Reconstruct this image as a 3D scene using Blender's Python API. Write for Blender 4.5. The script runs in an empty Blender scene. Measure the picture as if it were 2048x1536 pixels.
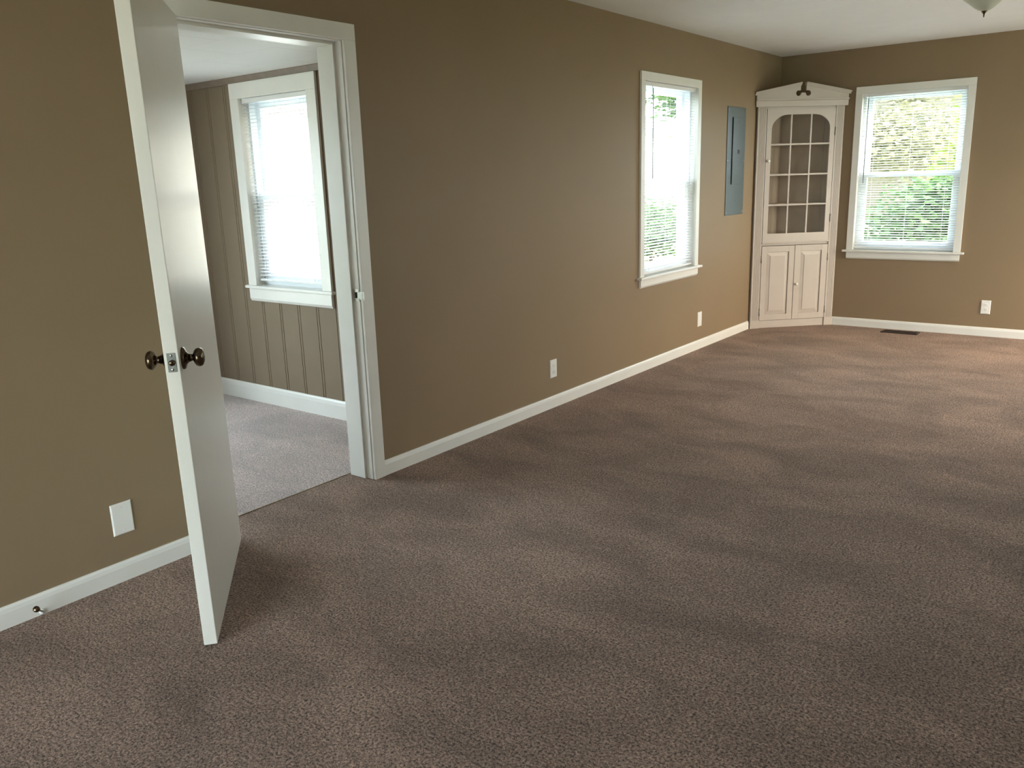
import bpy, bmesh, math, random
from mathutils import Vector, Matrix
random.seed(7)
S = bpy.context.scene
C = S.collection
PI = math.pi

# ------------------------------------------------------------------ camera
F_PX = 1656.73
YAW, PITCH, ROLL = math.radians(37.826), math.radians(13.858), math.radians(-1.773)
CAM = Vector((2.9313, 0.0, 1.421))
fw = Vector((-math.sin(YAW)*math.cos(PITCH), math.cos(YAW)*math.cos(PITCH), -math.sin(PITCH)))
r0 = Vector((math.cos(YAW), math.sin(YAW), 0)); u0 = r0.cross(fw)
rr = r0*math.cos(ROLL) + u0*math.sin(ROLL)
uu = -r0*math.sin(ROLL) + u0*math.cos(ROLL)
cd = bpy.data.cameras.new('camera'); cam = bpy.data.objects.new('camera', cd); C.objects.link(cam)
cd.sensor_width = 36.0; cd.lens = F_PX/2048*36.0; cd.clip_start = 0.02; cd.clip_end = 200
M3 = Matrix((rr, uu, -fw)).transposed()
cam.matrix_world = Matrix.Translation(CAM) @ M3.to_4x4()
S.camera = cam

# ------------------------------------------------------------------ daylight (overcast sky) and exposure
SKY = 1.0
EXPOSURE = 4.23
w = bpy.data.worlds.new('overcast_sky'); S.world = w; w.use_nodes = True
nt = w.node_tree; nt.nodes.clear()
out = nt.nodes.new('ShaderNodeOutputWorld'); bg = nt.nodes.new('ShaderNodeBackground')
tc = nt.nodes.new('ShaderNodeTexCoord'); sp = nt.nodes.new('ShaderNodeSeparateXYZ'); rp = nt.nodes.new('ShaderNodeValToRGB')
nt.links.new(tc.outputs['Generated'], sp.inputs[0]); nt.links.new(sp.outputs['Z'], rp.inputs[0])
rp.color_ramp.elements[0].position = 0.0; rp.color_ramp.elements[0].color = (0.71, 0.79, 0.88, 1)
rp.color_ramp.elements[1].position = 0.8; rp.color_ramp.elements[1].color = (0.82, 0.91, 1.04, 1)
# warm sky glow added beyond the right wall to warm the far floor
dt = nt.nodes.new('ShaderNodeVectorMath'); dt.operation = 'DOT_PRODUCT'; dt.inputs[1].default_value = Vector((0.88, -0.10, 0.44)).normalized()
nm = nt.nodes.new('ShaderNodeVectorMath'); nm.operation = 'NORMALIZE'
nt.links.new(tc.outputs['Generated'], nm.inputs[0]); nt.links.new(nm.outputs[0], dt.inputs[0])
mxx = nt.nodes.new('ShaderNodeMath'); mxx.operation = 'MAXIMUM'; mxx.inputs[1].default_value = 0.0; nt.links.new(dt.outputs['Value'], mxx.inputs[0])
pw_ = nt.nodes.new('ShaderNodeMath'); pw_.operation = 'POWER'; pw_.inputs[1].default_value = 6.0; nt.links.new(mxx.outputs[0], pw_.inputs[0])
gl_ = nt.nodes.new('ShaderNodeVectorMath'); gl_.operation = 'SCALE'; gl_.inputs[0].default_value = (1.5, 0.90, 0.45); nt.links.new(pw_.outputs[0], gl_.inputs['Scale'])
ad_ = nt.nodes.new('ShaderNodeVectorMath'); ad_.operation = 'ADD'; nt.links.new(rp.outputs[0], ad_.inputs[0]); nt.links.new(gl_.outputs[0], ad_.inputs[1])
nt.links.new(ad_.outputs[0], bg.inputs[0]); bg.inputs[1].default_value = SKY
nt.links.new(bg.outputs[0], out.inputs[0])
S.view_settings.view_transform = 'Standard'; S.view_settings.look = 'None'
S.view_settings.gamma = 1.0; S.view_settings.exposure = EXPOSURE
S.view_settings.use_curve_mapping = False
S.cycles.max_bounces = 10; S.cycles.diffuse_bounces = 6; S.cycles.transparent_max_bounces = 24
S.cycles.caustics_reflective = False; S.cycles.caustics_refractive = False

def portal(cx, cy, cz, w_, h_, rot):
    """daylight portal sitting in a window opening (guides sky sampling only)"""
    ld = bpy.data.lights.new('sky_portal', 'AREA'); ld.shape = 'RECTANGLE'; ld.size = w_; ld.size_y = h_
    ld.cycles.is_portal = True
    o = bpy.data.objects.new('sky_portal', ld); C.objects.link(o)
    o.location = (cx, cy, cz); o.rotation_euler = rot

# ------------------------------------------------------------------ room numbers
D = 7.974          # far wall
H = 2.44           # ceiling
WX = 4.25          # right wall
BY = -2.3          # back wall
T = 0.15           # wall thickness
Y2 = 3.285         # far wall of the side room
X2 = -2.50         # left wall of the side room
H2 = 2.085
BY2 = -0.3
DY0, DY1, DZ = 1.785, 2.632, 2.032     # doorway in the left wall

# ------------------------------------------------------------------ materials
def newmat(name):
    m = bpy.data.materials.new(name); m.use_nodes = True
    return m, m.node_tree, m.node_tree.nodes['Principled BSDF']
def N(nt, t, **k):
    n = nt.nodes.new(t)
    for a, v in k.items():
        if a in n.inputs: n.inputs[a].default_value = v
        else: setattr(n, a, v)
    return n
def coords(nt, scale=None):
    t = N(nt, 'ShaderNodeTexCoord')
    if scale is None: return t.outputs['Object']
    mp = N(nt, 'ShaderNodeMapping'); mp.inputs['Scale'].default_value = scale
    nt.links.new(t.outputs['Object'], mp.inputs[0]); return mp.outputs[0]

def paint(name, col, rough=0.5, bump=0.0, bscale=400, vary=0.03, vscale=6, coat=0.0, spec=0.5, bdist=0.001, mscale=None):
    m, nt, b = newmat(name)
    co = coords(nt, mscale)
    nz = N(nt, 'ShaderNodeTexNoise', Scale=vscale, Detail=3.0); nt.links.new(co, nz.inputs['Vector'])
    rp = N(nt, 'ShaderNodeValToRGB')
    rp.color_ramp.elements[0].position = 0.3; rp.color_ramp.elements[1].position = 0.7
    rp.color_ramp.elements[0].color = (*[c*(1-vary) for c in col], 1)
    rp.color_ramp.elements[1].color = (*[min(1, c*(1+vary)) for c in col], 1)
    nt.links.new(nz.outputs['Fac'], rp.inputs[0]); nt.links.new(rp.outputs[0], b.inputs['Base Color'])
    b.inputs['Roughness'].default_value = rough; b.inputs['Specular IOR Level'].default_value = spec
    if coat: b.inputs['Coat Weight'].default_value = coat; b.inputs['Coat Roughness'].default_value = 0.15
    if bump:
        n2 = N(nt, 'ShaderNodeTexNoise', Scale=bscale, Detail=2.0); nt.links.new(co, n2.inputs['Vector'])
        bp = N(nt, 'ShaderNodeBump', Strength=bump, Distance=bdist)
        nt.links.new(n2.outputs['Fac'], bp.inputs['Height']); nt.links.new(bp.outputs[0], b.inputs['Normal'])
    return m

def metal(name, col, rough=0.3, vary=0.1):
    m = paint(name, col, rough, vary=vary, vscale=60)
    m.node_tree.nodes['Principled BSDF'].inputs['Metallic'].default_value = 1.0
    return m

def glass(name, tint=(0.93, 0.97, 0.95), gloss=0.06):
    m, nt, b = newmat(name); nt.nodes.remove(b)
    o = nt.nodes['Material Output']
    tr = N(nt, 'ShaderNodeBsdfTransparent'); tr.inputs[0].default_value = (*tint, 1)
    gl = N(nt, 'ShaderNodeBsdfGlossy', Roughness=0.02)
    lw = N(nt, 'ShaderNodeLayerWeight', Blend=0.5)
    pw = N(nt, 'ShaderNodeMath', operation='POWER'); pw.inputs[1].default_value = 4.0
    ma = N(nt, 'ShaderNodeMath', operation='MULTIPLY_ADD'); ma.inputs[1].default_value = 0.5; ma.inputs[2].default_value = gloss*0.5
    mx = N(nt, 'ShaderNodeMixShader')
    nt.links.new(lw.outputs['Facing'], pw.inputs[0]); nt.links.new(pw.outputs[0], ma.inputs[0]); nt.links.new(ma.outputs[0], mx.inputs[0])
    nt.links.new(tr.outputs[0], mx.inputs[1]); nt.links.new(gl.outputs[0], mx.inputs[2])
    nt.links.new(mx.outputs[0], o.inputs[0]); return m

def carpet_mat(name, mul=(1, 1, 1), sheen=0.15):
    m, nt, b = newmat(name)
    co = coords(nt)
    # yarn tips, with the shade between them put into the colour
    vo = N(nt, 'ShaderNodeTexVoronoi', Scale=210.0); vo.feature = 'F1'; nt.links.new(co, vo.inputs['Vector'])
    wob = N(nt, 'ShaderNodeTexNoise', Scale=130.0, Detail=7.0, Roughness=0.78); nt.links.new(co, wob.inputs['Vector'])
    # brushed pile lay, a few decimetres wide, stretched
    mp = N(nt, 'ShaderNodeMapping'); mp.inputs['Scale'].default_value = (1.0, 1.7, 1.0); mp.inputs['Location'].default_value = (3.1, 0.7, 0); mp.inputs['Rotation'].default_value = (0, 0, math.radians(35))
    nt.links.new(co, mp.inputs[0])
    lay = N(nt, 'ShaderNodeTexNoise', Scale=1.7, Detail=5.0, Roughness=0.6, Distortion=0.6); nt.links.new(mp.outputs[0], lay.inputs['Vector'])
    mid = N(nt, 'ShaderNodeTexNoise', Scale=42.0, Detail=3.0, Roughness=0.6); nt.links.new(co, mid.inputs['Vector'])
    rp = N(nt, 'ShaderNodeValToRGB')
    e = rp.color_ramp.elements
    e[0].position = 0.405; e[0].color = (0.03, 0.018, 0.013, 1)  # near-black ramp end: shade of the pile pits put into the colour
    e[1].position = 0.60; e[1].color = (0.66, 0.49, 0.405, 1)
    k = e.new(0.485); k.color = (0.34, 0.238, 0.188, 1)
    nt.links.new(wob.outputs['Fac'], rp.inputs[0])
    def rng(src, a, b_, lo, hi):
        r = N(nt, 'ShaderNodeMapRange'); r.inputs['From Min'].default_value = a; r.inputs['From Max'].default_value = b_
        r.inputs['To Min'].default_value = lo; r.inputs['To Max'].default_value = hi
        nt.links.new(src, r.inputs['Value']); return r.outputs['Result']
    a1 = rng(lay.outputs['Fac'], 0.35, 0.65, 0.78, 1.24)
    a2 = rng(mid.outputs['Fac'], 0.3, 0.7, 0.8, 1.2)
    a3 = rng(vo.outputs['Distance'], 0.0, 0.8, 1.15, 0.75)
    m1 = N(nt, 'ShaderNodeMath', operation='MULTIPLY'); nt.links.new(a1, m1.inputs[0]); nt.links.new(a2, m1.inputs[1])
    m2 = N(nt, 'ShaderNodeMath', operation='MULTIPLY'); nt.links.new(m1.outputs[0], m2.inputs[0]); nt.links.new(a3, m2.inputs[1])
    vm = N(nt, 'ShaderNodeVectorMath', operation='SCALE')
    nt.links.new(rp.outputs[0], vm.inputs[0]); nt.links.new(m2.outputs[0], vm.inputs['Scale'])
    tn = N(nt, 'ShaderNodeVectorMath', operation='MULTIPLY'); tn.inputs[1].default_value = mul
    nt.links.new(vm.outputs[0], tn.inputs[0])
    nt.links.new(tn.outputs[0], b.inputs['Base Color'])
    b.inputs['Roughness'].default_value = 0.95; b.inputs['Specular IOR Level'].default_value = 0.15
    b.inputs['Sheen Weight'].default_value = sheen; b.inputs['Sheen Roughness'].default_value = 0.5
    ad = N(nt, 'ShaderNodeMath', operation='SUBTRACT'); nt.links.new(wob.outputs['Fac'], ad.inputs[0])
    ml = N(nt, 'ShaderNodeMath', operation='MULTIPLY'); ml.inputs[1].default_value = 0.35; nt.links.new(vo.outputs['Distance'], ml.inputs[0])
    nt.links.new(ml.outputs[0], ad.inputs[1])
    bp = N(nt, 'ShaderNodeBump', Strength=0.9, Distance=0.012); nt.links.new(ad.outputs[0], bp.inputs['Height'])
    nt.links.new(bp.outputs[0], b.inputs['Normal'])
    return m

def leaf_mat(name, c0, c1):
    m, nt, b = newmat(name)
    g = N(nt, 'ShaderNodeNewGeometry'); rp = N(nt, 'ShaderNodeValToRGB')
    rp.color_ramp.elements[0].color = (*c0, 1); rp.color_ramp.elements[1].color = (*c1, 1)
    nt.links.new(g.outputs['Random Per Island'], rp.inputs[0]); nt.links.new(rp.outputs[0], b.inputs['Base Color'])
    b.inputs['Roughness'].default_value = 0.6
    tl = N(nt, 'ShaderNodeBsdfTranslucent'); nt.links.new(rp.outputs[0], tl.inputs[0])
    mx = N(nt, 'ShaderNodeMixShader'); mx.inputs[0].default_value = 0.35
    nt.links.new(b.outputs[0], mx.inputs[1]); nt.links.new(tl.outputs[0], mx.inputs[2])
    nt.links.new(mx.outputs[0], nt.nodes['Material Output'].inputs[0])
    return m

def siding_mat(name, col, pitch=0.12):
    m, nt, b = newmat(name)
    co = coords(nt); s = N(nt, 'ShaderNodeSeparateXYZ'); nt.links.new(co, s.inputs[0])
    md = N(nt, 'ShaderNodeMath', operation='MODULO'); md.inputs[1].default_value = pitch
    ad = N(nt, 'ShaderNodeMath', operation='ADD'); ad.inputs[1].default_value = 10*pitch
    nt.links.new(s.outputs['Z'], ad.inputs[0]); nt.links.new(ad.outputs[0], md.inputs[0])
    bp = N(nt, 'ShaderNodeBump', Strength=0.3, Distance=0.06, invert=True); nt.links.new(md.outputs[0], bp.inputs['Height'])
    nt.links.new(bp.outputs[0], b.inputs['Normal'])
    b.inputs['Base Color'].default_value = (*col, 1); b.inputs['Roughness'].default_value = 0.6
    return m

def ceiling_tile_mat(name, col):
    m, nt, b = newmat(name)
    co = coords(nt, (1/0.61, 1/0.305, 1))
    br = N(nt, 'ShaderNodeTexBrick'); br.inputs['Scale'].default_value = 1.0
    br.inputs['Brick Width'].default_value = 1.0; br.inputs['Row Height'].default_value = 1.0
    br.inputs['Mortar Size'].default_value = 0.012; br.inputs['Mortar Smooth'].default_value = 0.3
    br.inputs['Color1'].default_value = (*col, 1); br.inputs['Color2'].default_value = (*[c*0.97 for c in col], 1)
    br.inputs['Mortar'].default_value = (*[c*0.9 for c in col], 1)
    nt.links.new(co, br.inputs['Vector']); nt.links.new(br.outputs['Color'], b.inputs['Base Color'])
    b.inputs['Roughness'].default_value = 0.55
    return m

WALL = (0.268, 0.195, 0.120)
M_wall = paint('beige_wall_paint', WALL, 0.5, spec=0.16, bump=0.25, bscale=260, vary=0.02, vscale=2.0)
M_ceil = paint('white_ceiling_paint', (0.82, 0.82, 0.81), 0.8, bump=0.2, bscale=150, vary=0.015)
M_trim = paint('white_trim_paint', (0.78, 0.775, 0.73), 0.35, vary=0.02)
M_doorp = paint('white_gloss_door_paint', (0.70, 0.675, 0.61), 0.33, spec=0.3, bump=0.15, bscale=1.0, vary=0.015, bdist=0.012, mscale=(7, 7, 1.1))
M_panel = paint('beige_panelling_paint', (0.215, 0.165, 0.112), 0.6, spec=0.2, vary=0.03)
M_cove = paint('brown_cove_paint', (0.20, 0.155, 0.115), 0.5, vary=0.1, vscale=25)
M_ceil2 = ceiling_tile_mat('white_ceiling_tile', (0.80, 0.80, 0.77))
M_carpet = carpet_mat('taupe_carpet', (0.99, 0.94, 0.90))
M_carpet2 = carpet_mat('lighter_greyish_carpet', (1.9, 2.05, 2.4), 0.8)
M_vinyl = paint('white_vinyl', (0.78, 0.82, 0.86), 0.35, vary=0.01)
M_slat = paint('white_blind_slat', (0.82, 0.83, 0.84), 0.4, vary=0.01)
M_glass = glass('window_glass')
M_cab = paint('cream_white_cabinet_paint', (0.49, 0.435, 0.385), 0.38, vary=0.02)
M_cabin = paint('cabinet_interior_paint', (0.52, 0.425, 0.35), 0.5, vary=0.05, vscale=8)
M_cglass = glass('cabinet_glass', (0.95, 0.96, 0.95), 0.04)
M_panelmetal = metal('grey_enamel_metal', (0.085, 0.105, 0.108), 0.38, 0.06)
M_panelmetal.node_tree.nodes['Principled BSDF'].inputs['Metallic'].default_value = 0.35
M_black = paint('black_plastic', (0.012, 0.012, 0.012), 0.4)
M_bronze = metal('dark_bronze', (0.11, 0.078, 0.05), 0.22, 0.15)
M_steel = metal('brushed_steel', (0.55, 0.55, 0.52), 0.3)
M_pewter = metal('dull_pewter', (0.22, 0.22, 0.20), 0.42)
M_brass = metal('aged_brass', (0.40, 0.29, 0.13), 0.4)
M_vent = metal('brown_vent_enamel', (0.07, 0.035, 0.022), 0.45)
M_dark = paint('opening_shade', (0.01, 0.008, 0.006), 0.9)  # near-black colour standing for the shade inside small openings
M_plate = paint('white_plate_plastic', (0.80, 0.79, 0.75), 0.3, vary=0.01)
M_wand = paint('clear_grey_wand', (0.22, 0.24, 0.26), 0.2)
M_bowl = paint('frosted_bowl_glass', (0.62, 0.66, 0.58), 0.3, vary=0.05, vscale=9)
M_grass = paint('lawn_grass', (0.27, 0.31, 0.17), 0.9, bump=0.6, bscale=40, vary=0.35, vscale=3, bdist=0.05)
M_conc = paint('pale_concrete', (0.66, 0.64, 0.60), 0.9, bump=0.4, bscale=60, vary=0.08, vscale=2)
M_siding = siding_mat('white_lap_siding', (0.80, 0.81, 0.80))
M_tan = siding_mat('brown_lap_siding', (0.11, 0.098, 0.07), 0.2)
M_roof = paint('grey_shingle', (0.13, 0.125, 0.115), 0.9, bump=0.5, bscale=30, vary=0.2, vscale=12)
M_leafA = leaf_mat('green_leaves', (0.018, 0.055, 0.016), (0.075, 0.15, 0.035))
M_leafB = leaf_mat('yellow_green_leaves', (0.07, 0.12, 0.015), (0.22, 0.25, 0.04))
M_leafC = leaf_mat('pale_olive_leaves', (0.09, 0.10, 0.055), (0.34, 0.33, 0.20))
M_bark = paint('grey_bark', (0.12, 0.09, 0.07), 0.9, bump=0.6, bscale=40, vary=0.3, vscale=20)

# ------------------------------------------------------------------ geometry helpers
def BM(): return bmesh.new()
def add_box(bm, x0, x1, y0, y1, z0, z1, bev=0.0, seg=2):
    x0, x1 = min(x0, x1), max(x0, x1); y0, y1 = min(y0, y1), max(y0, y1); z0, z1 = min(z0, z1), max(z0, z1)
    b = bmesh.new()
    v = [b.verts.new(p) for p in ((x0,y0,z0),(x1,y0,z0),(x1,y1,z0),(x0,y1,z0),(x0,y0,z1),(x1,y0,z1),(x1,y1,z1),(x0,y1,z1))]
    for f in ((3,2,1,0),(4,5,6,7),(0,1,5,4),(1,2,6,5),(2,3,7,6),(3,0,4,7)): b.faces.new([v[i] for i in f])
    if bev > 0: bmesh.ops.bevel(b, geom=b.edges[:], offset=bev, segments=seg, profile=0.5, affect='EDGES')
    merge(bm, b); return bm
def merge(bm, b, mat=None):
    if mat is not None: bmesh.ops.transform(b, matrix=mat, verts=b.verts[:])
    me = bpy.data.meshes.new('tmp'); b.to_mesh(me); b.free(); bm.from_mesh(me); bpy.data.meshes.remove(me)
def add_poly(bm, pts, axis, a0, a1):
    """2-D outline pts extruded along axis ('x','y','z') from a0 to a1; pts give the two other coordinates in order"""
    def P(p, a):
        return {'x': (a, p[0], p[1]), 'y': (p[0], a, p[1]), 'z': (p[0], p[1], a)}[axis]
    b = bmesh.new()
    lo = [b.verts.new(P(p, a0)) for p in pts]; hi = [b.verts.new(P(p, a1)) for p in pts]
    f0 = b.faces.new(lo); f1 = b.faces.new(hi[::-1])
    n = len(pts)
    for i in range(n): b.faces.new((lo[i], hi[i], hi[(i+1) % n], lo[(i+1) % n]))
    b.normal_update(); bmesh.ops.triangulate(b, faces=[f0, f1]); bmesh.ops.recalc_face_normals(b, faces=b.faces[:])
    merge(bm, b)
def add_lathe(bm, prof, origin=(0,0,0), direction=(0,0,1), seg=32):
    """prof = [(radius, distance along direction)]"""
    b = bmesh.new(); rings = []
    for r, h in prof:
        if r < 1e-6: rings.append([b.verts.new((0, 0, h))]); continue
        rings.append([b.verts.new((r*math.cos(2*PI*i/seg), r*math.sin(2*PI*i/seg), h)) for i in range(seg)])
    for a, c in zip(rings, rings[1:]):
        for i in range(seg):
            j = (i+1) % seg
            if len(a) == 1 and len(c) == 1: continue
            if len(a) == 1: b.faces.new((a[0], c[j], c[i]))
            elif len(c) == 1: b.faces.new((a[i], a[j], c[0]))
            else: b.faces.new((a[i], a[j], c[j], c[i]))
    for f in b.faces: f.smooth = True
    q = Vector((0, 0, 1)).rotation_difference(Vector(direction).normalized())
    merge(bm, b, Matrix.Translation(origin) @ q.to_matrix().to_4x4())
def add_rod(bm, p0, p1, r, seg=12):
    p0, p1 = Vector(p0), Vector(p1); L = (p1-p0).length
    add_lathe(bm, [(0, 0), (r, 0), (r, L), (0, L)], p0, p1-p0, seg)
def obj(name, bm, mat, parent=None, loc=None, rotz=0.0):
    me = bpy.data.meshes.new(name); bmesh.ops.recalc_face_normals(bm, faces=bm.faces[:]); bm.to_mesh(me); bm.free()
    me.materials.append(mat)
    o = bpy.data.objects.new(name, me); C.objects.link(o)
    if parent: o.parent = parent
    if loc: o.location = loc
    o.rotation_euler.z = rotz
    return o
def tag(o, label, cat=None, group=None, kind=None):
    o['label'] = label
    if cat: o['category'] = cat
    if group: o['group'] = group
    if kind: o['kind'] = kind
    return o
def thing(name, loc, rotz, label, cat, group=None, kind=None):
    o = bpy.data.objects.new(name, None); C.objects.link(o); o.empty_display_size = 0.1
    o.location = loc; o.rotation_euler = (0, 0, rotz)
    return tag(o, label, cat, group, kind)
def struct(name, bm, mat, label=None, cat=None, parent=None):
    o = obj(name, bm, mat, parent)
    if not parent:
        o['kind'] = 'structure'
        if label: o['label'] = label
        if cat: o['category'] = cat
    return o
def wall_boxes(bm, u0, u1, z0, z1, holes, put):
    """solid wall split round rectangular holes (ua, ub, za, zb); put(bm, ua, ub, za, zb)"""
    us = sorted({u0, u1, *[h[0] for h in holes], *[h[1] for h in holes]})
    for a, b in zip(us, us[1:]):
        hs = sorted([h for h in holes if h[0] <= a + 1e-6 and h[1] >= b - 1e-6], key=lambda h: h[2])
        z = z0
        for h in hs:
            if h[2] > z: put(bm, a, b, z, h[2])
            z = h[3]
        if z < z1: put(bm, a, b, z, z1)

# ------------------------------------------------------------------ openings
W1 = dict(a=5.355, b=6.200, z0=0.705, z1=2.060)      # left wall
W3 = dict(a=0.738, b=1.570, z0=0.705, z1=2.060)      # far wall
W2 = dict(a=-1.690, b=-1.035, z0=0.800, z1=1.960)    # side room far wall
WR2 = dict(a=4.95, b=5.70, z0=0.90, z1=2.05)         # right wall (unseen, added to let in daylight)
WR = dict(a=6.75, b=7.80, z0=0.10, z1=2.05)          # right wall (unseen picture window, added to light the far end)
WB2 = dict(a=0.12, b=2.75, z0=0.06, z1=1.85)           # back wall (unseen, added for daylight from behind the camera)
WS2 = dict(a=0.75, b=2.35, z0=0.30, z1=1.90)         # side room left wall (unseen, added to brighten the side room)

# ------------------------------------------------------------------ shell
bm = BM(); add_box(bm, -T-0.013, WX, BY, D, -0.10, 0.0)
fl = struct('floor', bm, M_carpet, 'taupe cut-pile carpet covering the main room', 'carpet')
bm = BM(); add_box(bm, X2, -T-0.017, BY2, Y2, -0.10, 0.0)
struct('floor', bm, M_carpet2, 'lighter greyish carpet in the side room beyond the open door', 'carpet')
bm = BM(); add_box(bm, -T-0.017, -T-0.013, DY0-0.02, DY1+0.02, -0.10, 0.002)
struct('trim_1', bm, M_brass, 'thin brass seam strip between the two carpets under the doorway', 'threshold')

bm = BM()
wall_boxes(bm, BY-T, D+T, 0, H+0.1, [(DY0-0.02, DY1+0.02, -1, DZ+0.02), (W1['a']-0.01, W1['b']+0.01, W1['z0']-0.01, W1['z1']+0.01)],
           lambda b, a, c, z0, z1: add_box(b, -T, 0, a, c, max(z0, -0.1), z1))
struct('wall_left', bm, M_wall, 'long beige left wall with the doorway and one window', 'wall')
bm = BM()
wall_boxes(bm, 0, WX+T, -0.1, H+0.1, [(W3['a']-0.01, W3['b']+0.01, W3['z0']-0.01, W3['z1']+0.01)], lambda b, a, c, z0, z1: add_box(b, a, c, D, D+T, z0, z1))
struct('wall_far', bm, M_wall, 'beige far wall with one window beside the corner cabinet', 'wall')
bm = BM()
wall_boxes(bm, BY-T, D, -0.1, H+0.1, [(q['a']-0.01, q['b']+0.01, q['z0']-0.01, q['z1']+0.01) for q in (WR2, WR)], lambda b, a, c, z0, z1: add_box(b, WX, WX+T, a, c, z0, z1))
struct('wall_right', bm, M_wall, 'beige right wall outside the picture', 'wall')
bm = BM()
wall_boxes(bm, 0, WX, -0.1, H+0.1, [(q['a']-0.01, q['b']+0.01, q['z0']-0.01, q['z1']+0.01) for q in (WB2,)], lambda b, a, c, z0, z1: add_box(b, a, c, BY-T, BY, z0, z1))
struct('wall_back', bm, M_wall, 'beige wall behind the camera', 'wall')
bm = BM(); add_box(bm, 0, WX, BY, D, H, H+0.1)
struct('ceiling', bm, M_ceil, 'smooth white ceiling of the main room', 'ceiling')

# side room
def grooved(bm, x0, x1, z0, z1, y=Y2):
    """panelling face with pairs of vertical V grooves; pattern repeats every 0.182 m"""
    pts = [(x0, y+T)]
    pts.append((x0, y))
    gs = []
    for k in range(-2, 20):
        for o_ in (-0.010, 0.010):
            g = -0.937 - 0.182*k + o_
            if x0+0.005 < g < x1-0.005: gs.append(g)
    for g in sorted(gs): pts += [(g-0.0035, y), (g-0.0012, y+0.0028), (g+0.0012, y+0.0028), (g+0.0035, y)]
    pts += [(x1, y), (x1, y+T)]
    add_poly(bm, pts, 'z', z0, z1)
bm = BM()
wall_boxes(bm, X2-T, -T, -0.1, H2+0.1, [(W2['a']-0.01, W2['b']+0.01, W2['z0']-0.01, W2['z1']+0.01)], lambda b, a, c, z0, z1: grooved(b, a, c, z0, z1))
struct('wall_side_room_far', bm, M_panel, 'beige grooved panelling wall of the side room', 'wall')
bm = BM()
wall_boxes(bm, BY2-T, Y2, -0.1, H2+0.1, [(q['a']-0.01, q['b']+0.01, q['z0']-0.01, q['z1']+0.01) for q in (WS2,)], lambda b, a, c, z0, z1: add_box(b, X2-T, X2, a, c, z0, z1))
struct('wall_side_room_left', bm, M_panel, 'beige left wall of the side room, hidden behind the door', 'wall')
bm = BM(); add_box(bm, X2, -T, BY2-T, BY2, -0.1, H2+0.1)
struct('wall_side_room_back', bm, M_panel, 'beige back wall of the side room, hidden behind the door', 'wall')
bm = BM(); add_box(bm, X2, -T, BY2, Y2, H2, H2+0.1)
struct('ceiling_side_room', bm, M_ceil2, 'low white tiled ceiling of the side room', 'ceiling')
bm = BM(); add_poly(bm, [(Y2, H2), (Y2, H2-0.034), (Y2-0.012, H2-0.034), (Y2-0.03, H2-0.006), (Y2-0.03, H2)], 'x', X2, -T)
struct('trim_2', bm, M_cove, 'brown cove moulding under the side room ceiling', 'moulding')

# baseboards (clamshell top)
def base_profile(h, t): return [(0, 0), (t, 0), (t, h*0.72), (t*0.8, h*0.9), (t*0.45, h*0.99), (0, h)]
def baseboard(name, p0, p1, nrm, h=0.076, t=0.013, label='', mat=None):
    """from p0 to p1 along a wall, nrm = direction into the room"""
    bm = BM(); p0, p1 = Vector((*p0, 0)), Vector((*p1, 0)); n = Vector((*nrm, 0)); b = bmesh.new()
    pr = base_profile(h, t)
    A = [b.verts.new(p0 + n*x + Vector((0, 0, z))) for x, z in pr]; B_ = [b.verts.new(p1 + n*x + Vector((0, 0, z))) for x, z in pr]
    b.faces.new(A); b.faces.new(B_[::-1])
    for i in range(len(pr)): b.faces.new((A[i], B_[i], B_[(i+1) % len(pr)], A[(i+1) % len(pr)]))
    merge(bm, b)
    return struct(name, bm, mat or M_trim, label, 'baseboard')
baseboard('baseboard_left', (0, BY), (0, DY0-0.075), (1, 0), label='white baseboard left of the open door')
baseboard('baseboard_left', (0, DY1+0.069), (0, 7.385), (1, 0), label='long white baseboard between the doorway and the corner cabinet')
baseboard('baseboard_far', (0.592, D), (WX, D), (0, -1), label='white baseboard along the far wall under the window')
baseboard('baseboard_right', (WX, BY), (WX, D-0.013), (-1, 0), label='white baseboard along the right wall, outside the picture')
baseboard('baseboard_back', (0.013, BY), (WX-0.013, BY), (0, 1), label='white baseboard along the back wall, outside the picture')
baseboard('baseboard_side_room', (X2, Y2), (-T, Y2), (0, -1), h=0.118, t=0.016, label='tall white baseboard under the side room panelling')

# ------------------------------------------------------------------ doorway trim: jamb, stop, casings, strike plate
t = thing('trim_3', (0, DY0, 0), 0, 'white painted door frame with wide flat casing', 'door frame', kind='structure')
def L(bm, x0, x1, y0, y1, z0, z1, bev=0.0015): add_box(bm, x0, x1, y0-DY0, y1-DY0, z0, z1, bev)
xo = -T-0.004
bm = BM()
L(bm, xo, 0.0, DY1, DY1+0.019, 0, DZ+0.019); L(bm, xo, 0.0, DY0-0.019, DY0, 0, DZ+0.019); L(bm, xo, 0.0, DY0, DY1, DZ, DZ+0.019)
obj('jamb', bm, M_trim, t)
bm = BM()
L(bm, -0.150, -0.043, DY1-0.012, DY1, 0, DZ); L(bm, -0.150, -0.043, DY0, DY0+0.012, 0, DZ); L(bm, -0.150, -0.043, DY0+0.012, DY1-0.012, DZ-0.012, DZ)
obj('door_stop_moulding', bm, M_trim, t)
cw = 0.066
bm = BM()
L(bm, 0.0005, 0.018, DY1+0.003, DY1+0.003+cw, 0, DZ+0.004, 0.002); L(bm, 0.0005, 0.018, DY0-0.003-cw, DY0-0.003, 0, DZ+0.004, 0.002)
L(bm, 0.0005, 0.018, DY0-0.003-cw, DY1+0.003+cw, DZ+0.004, DZ+0.072, 0.002)
obj('casing', bm, M_trim, t)
bm = BM()
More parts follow.
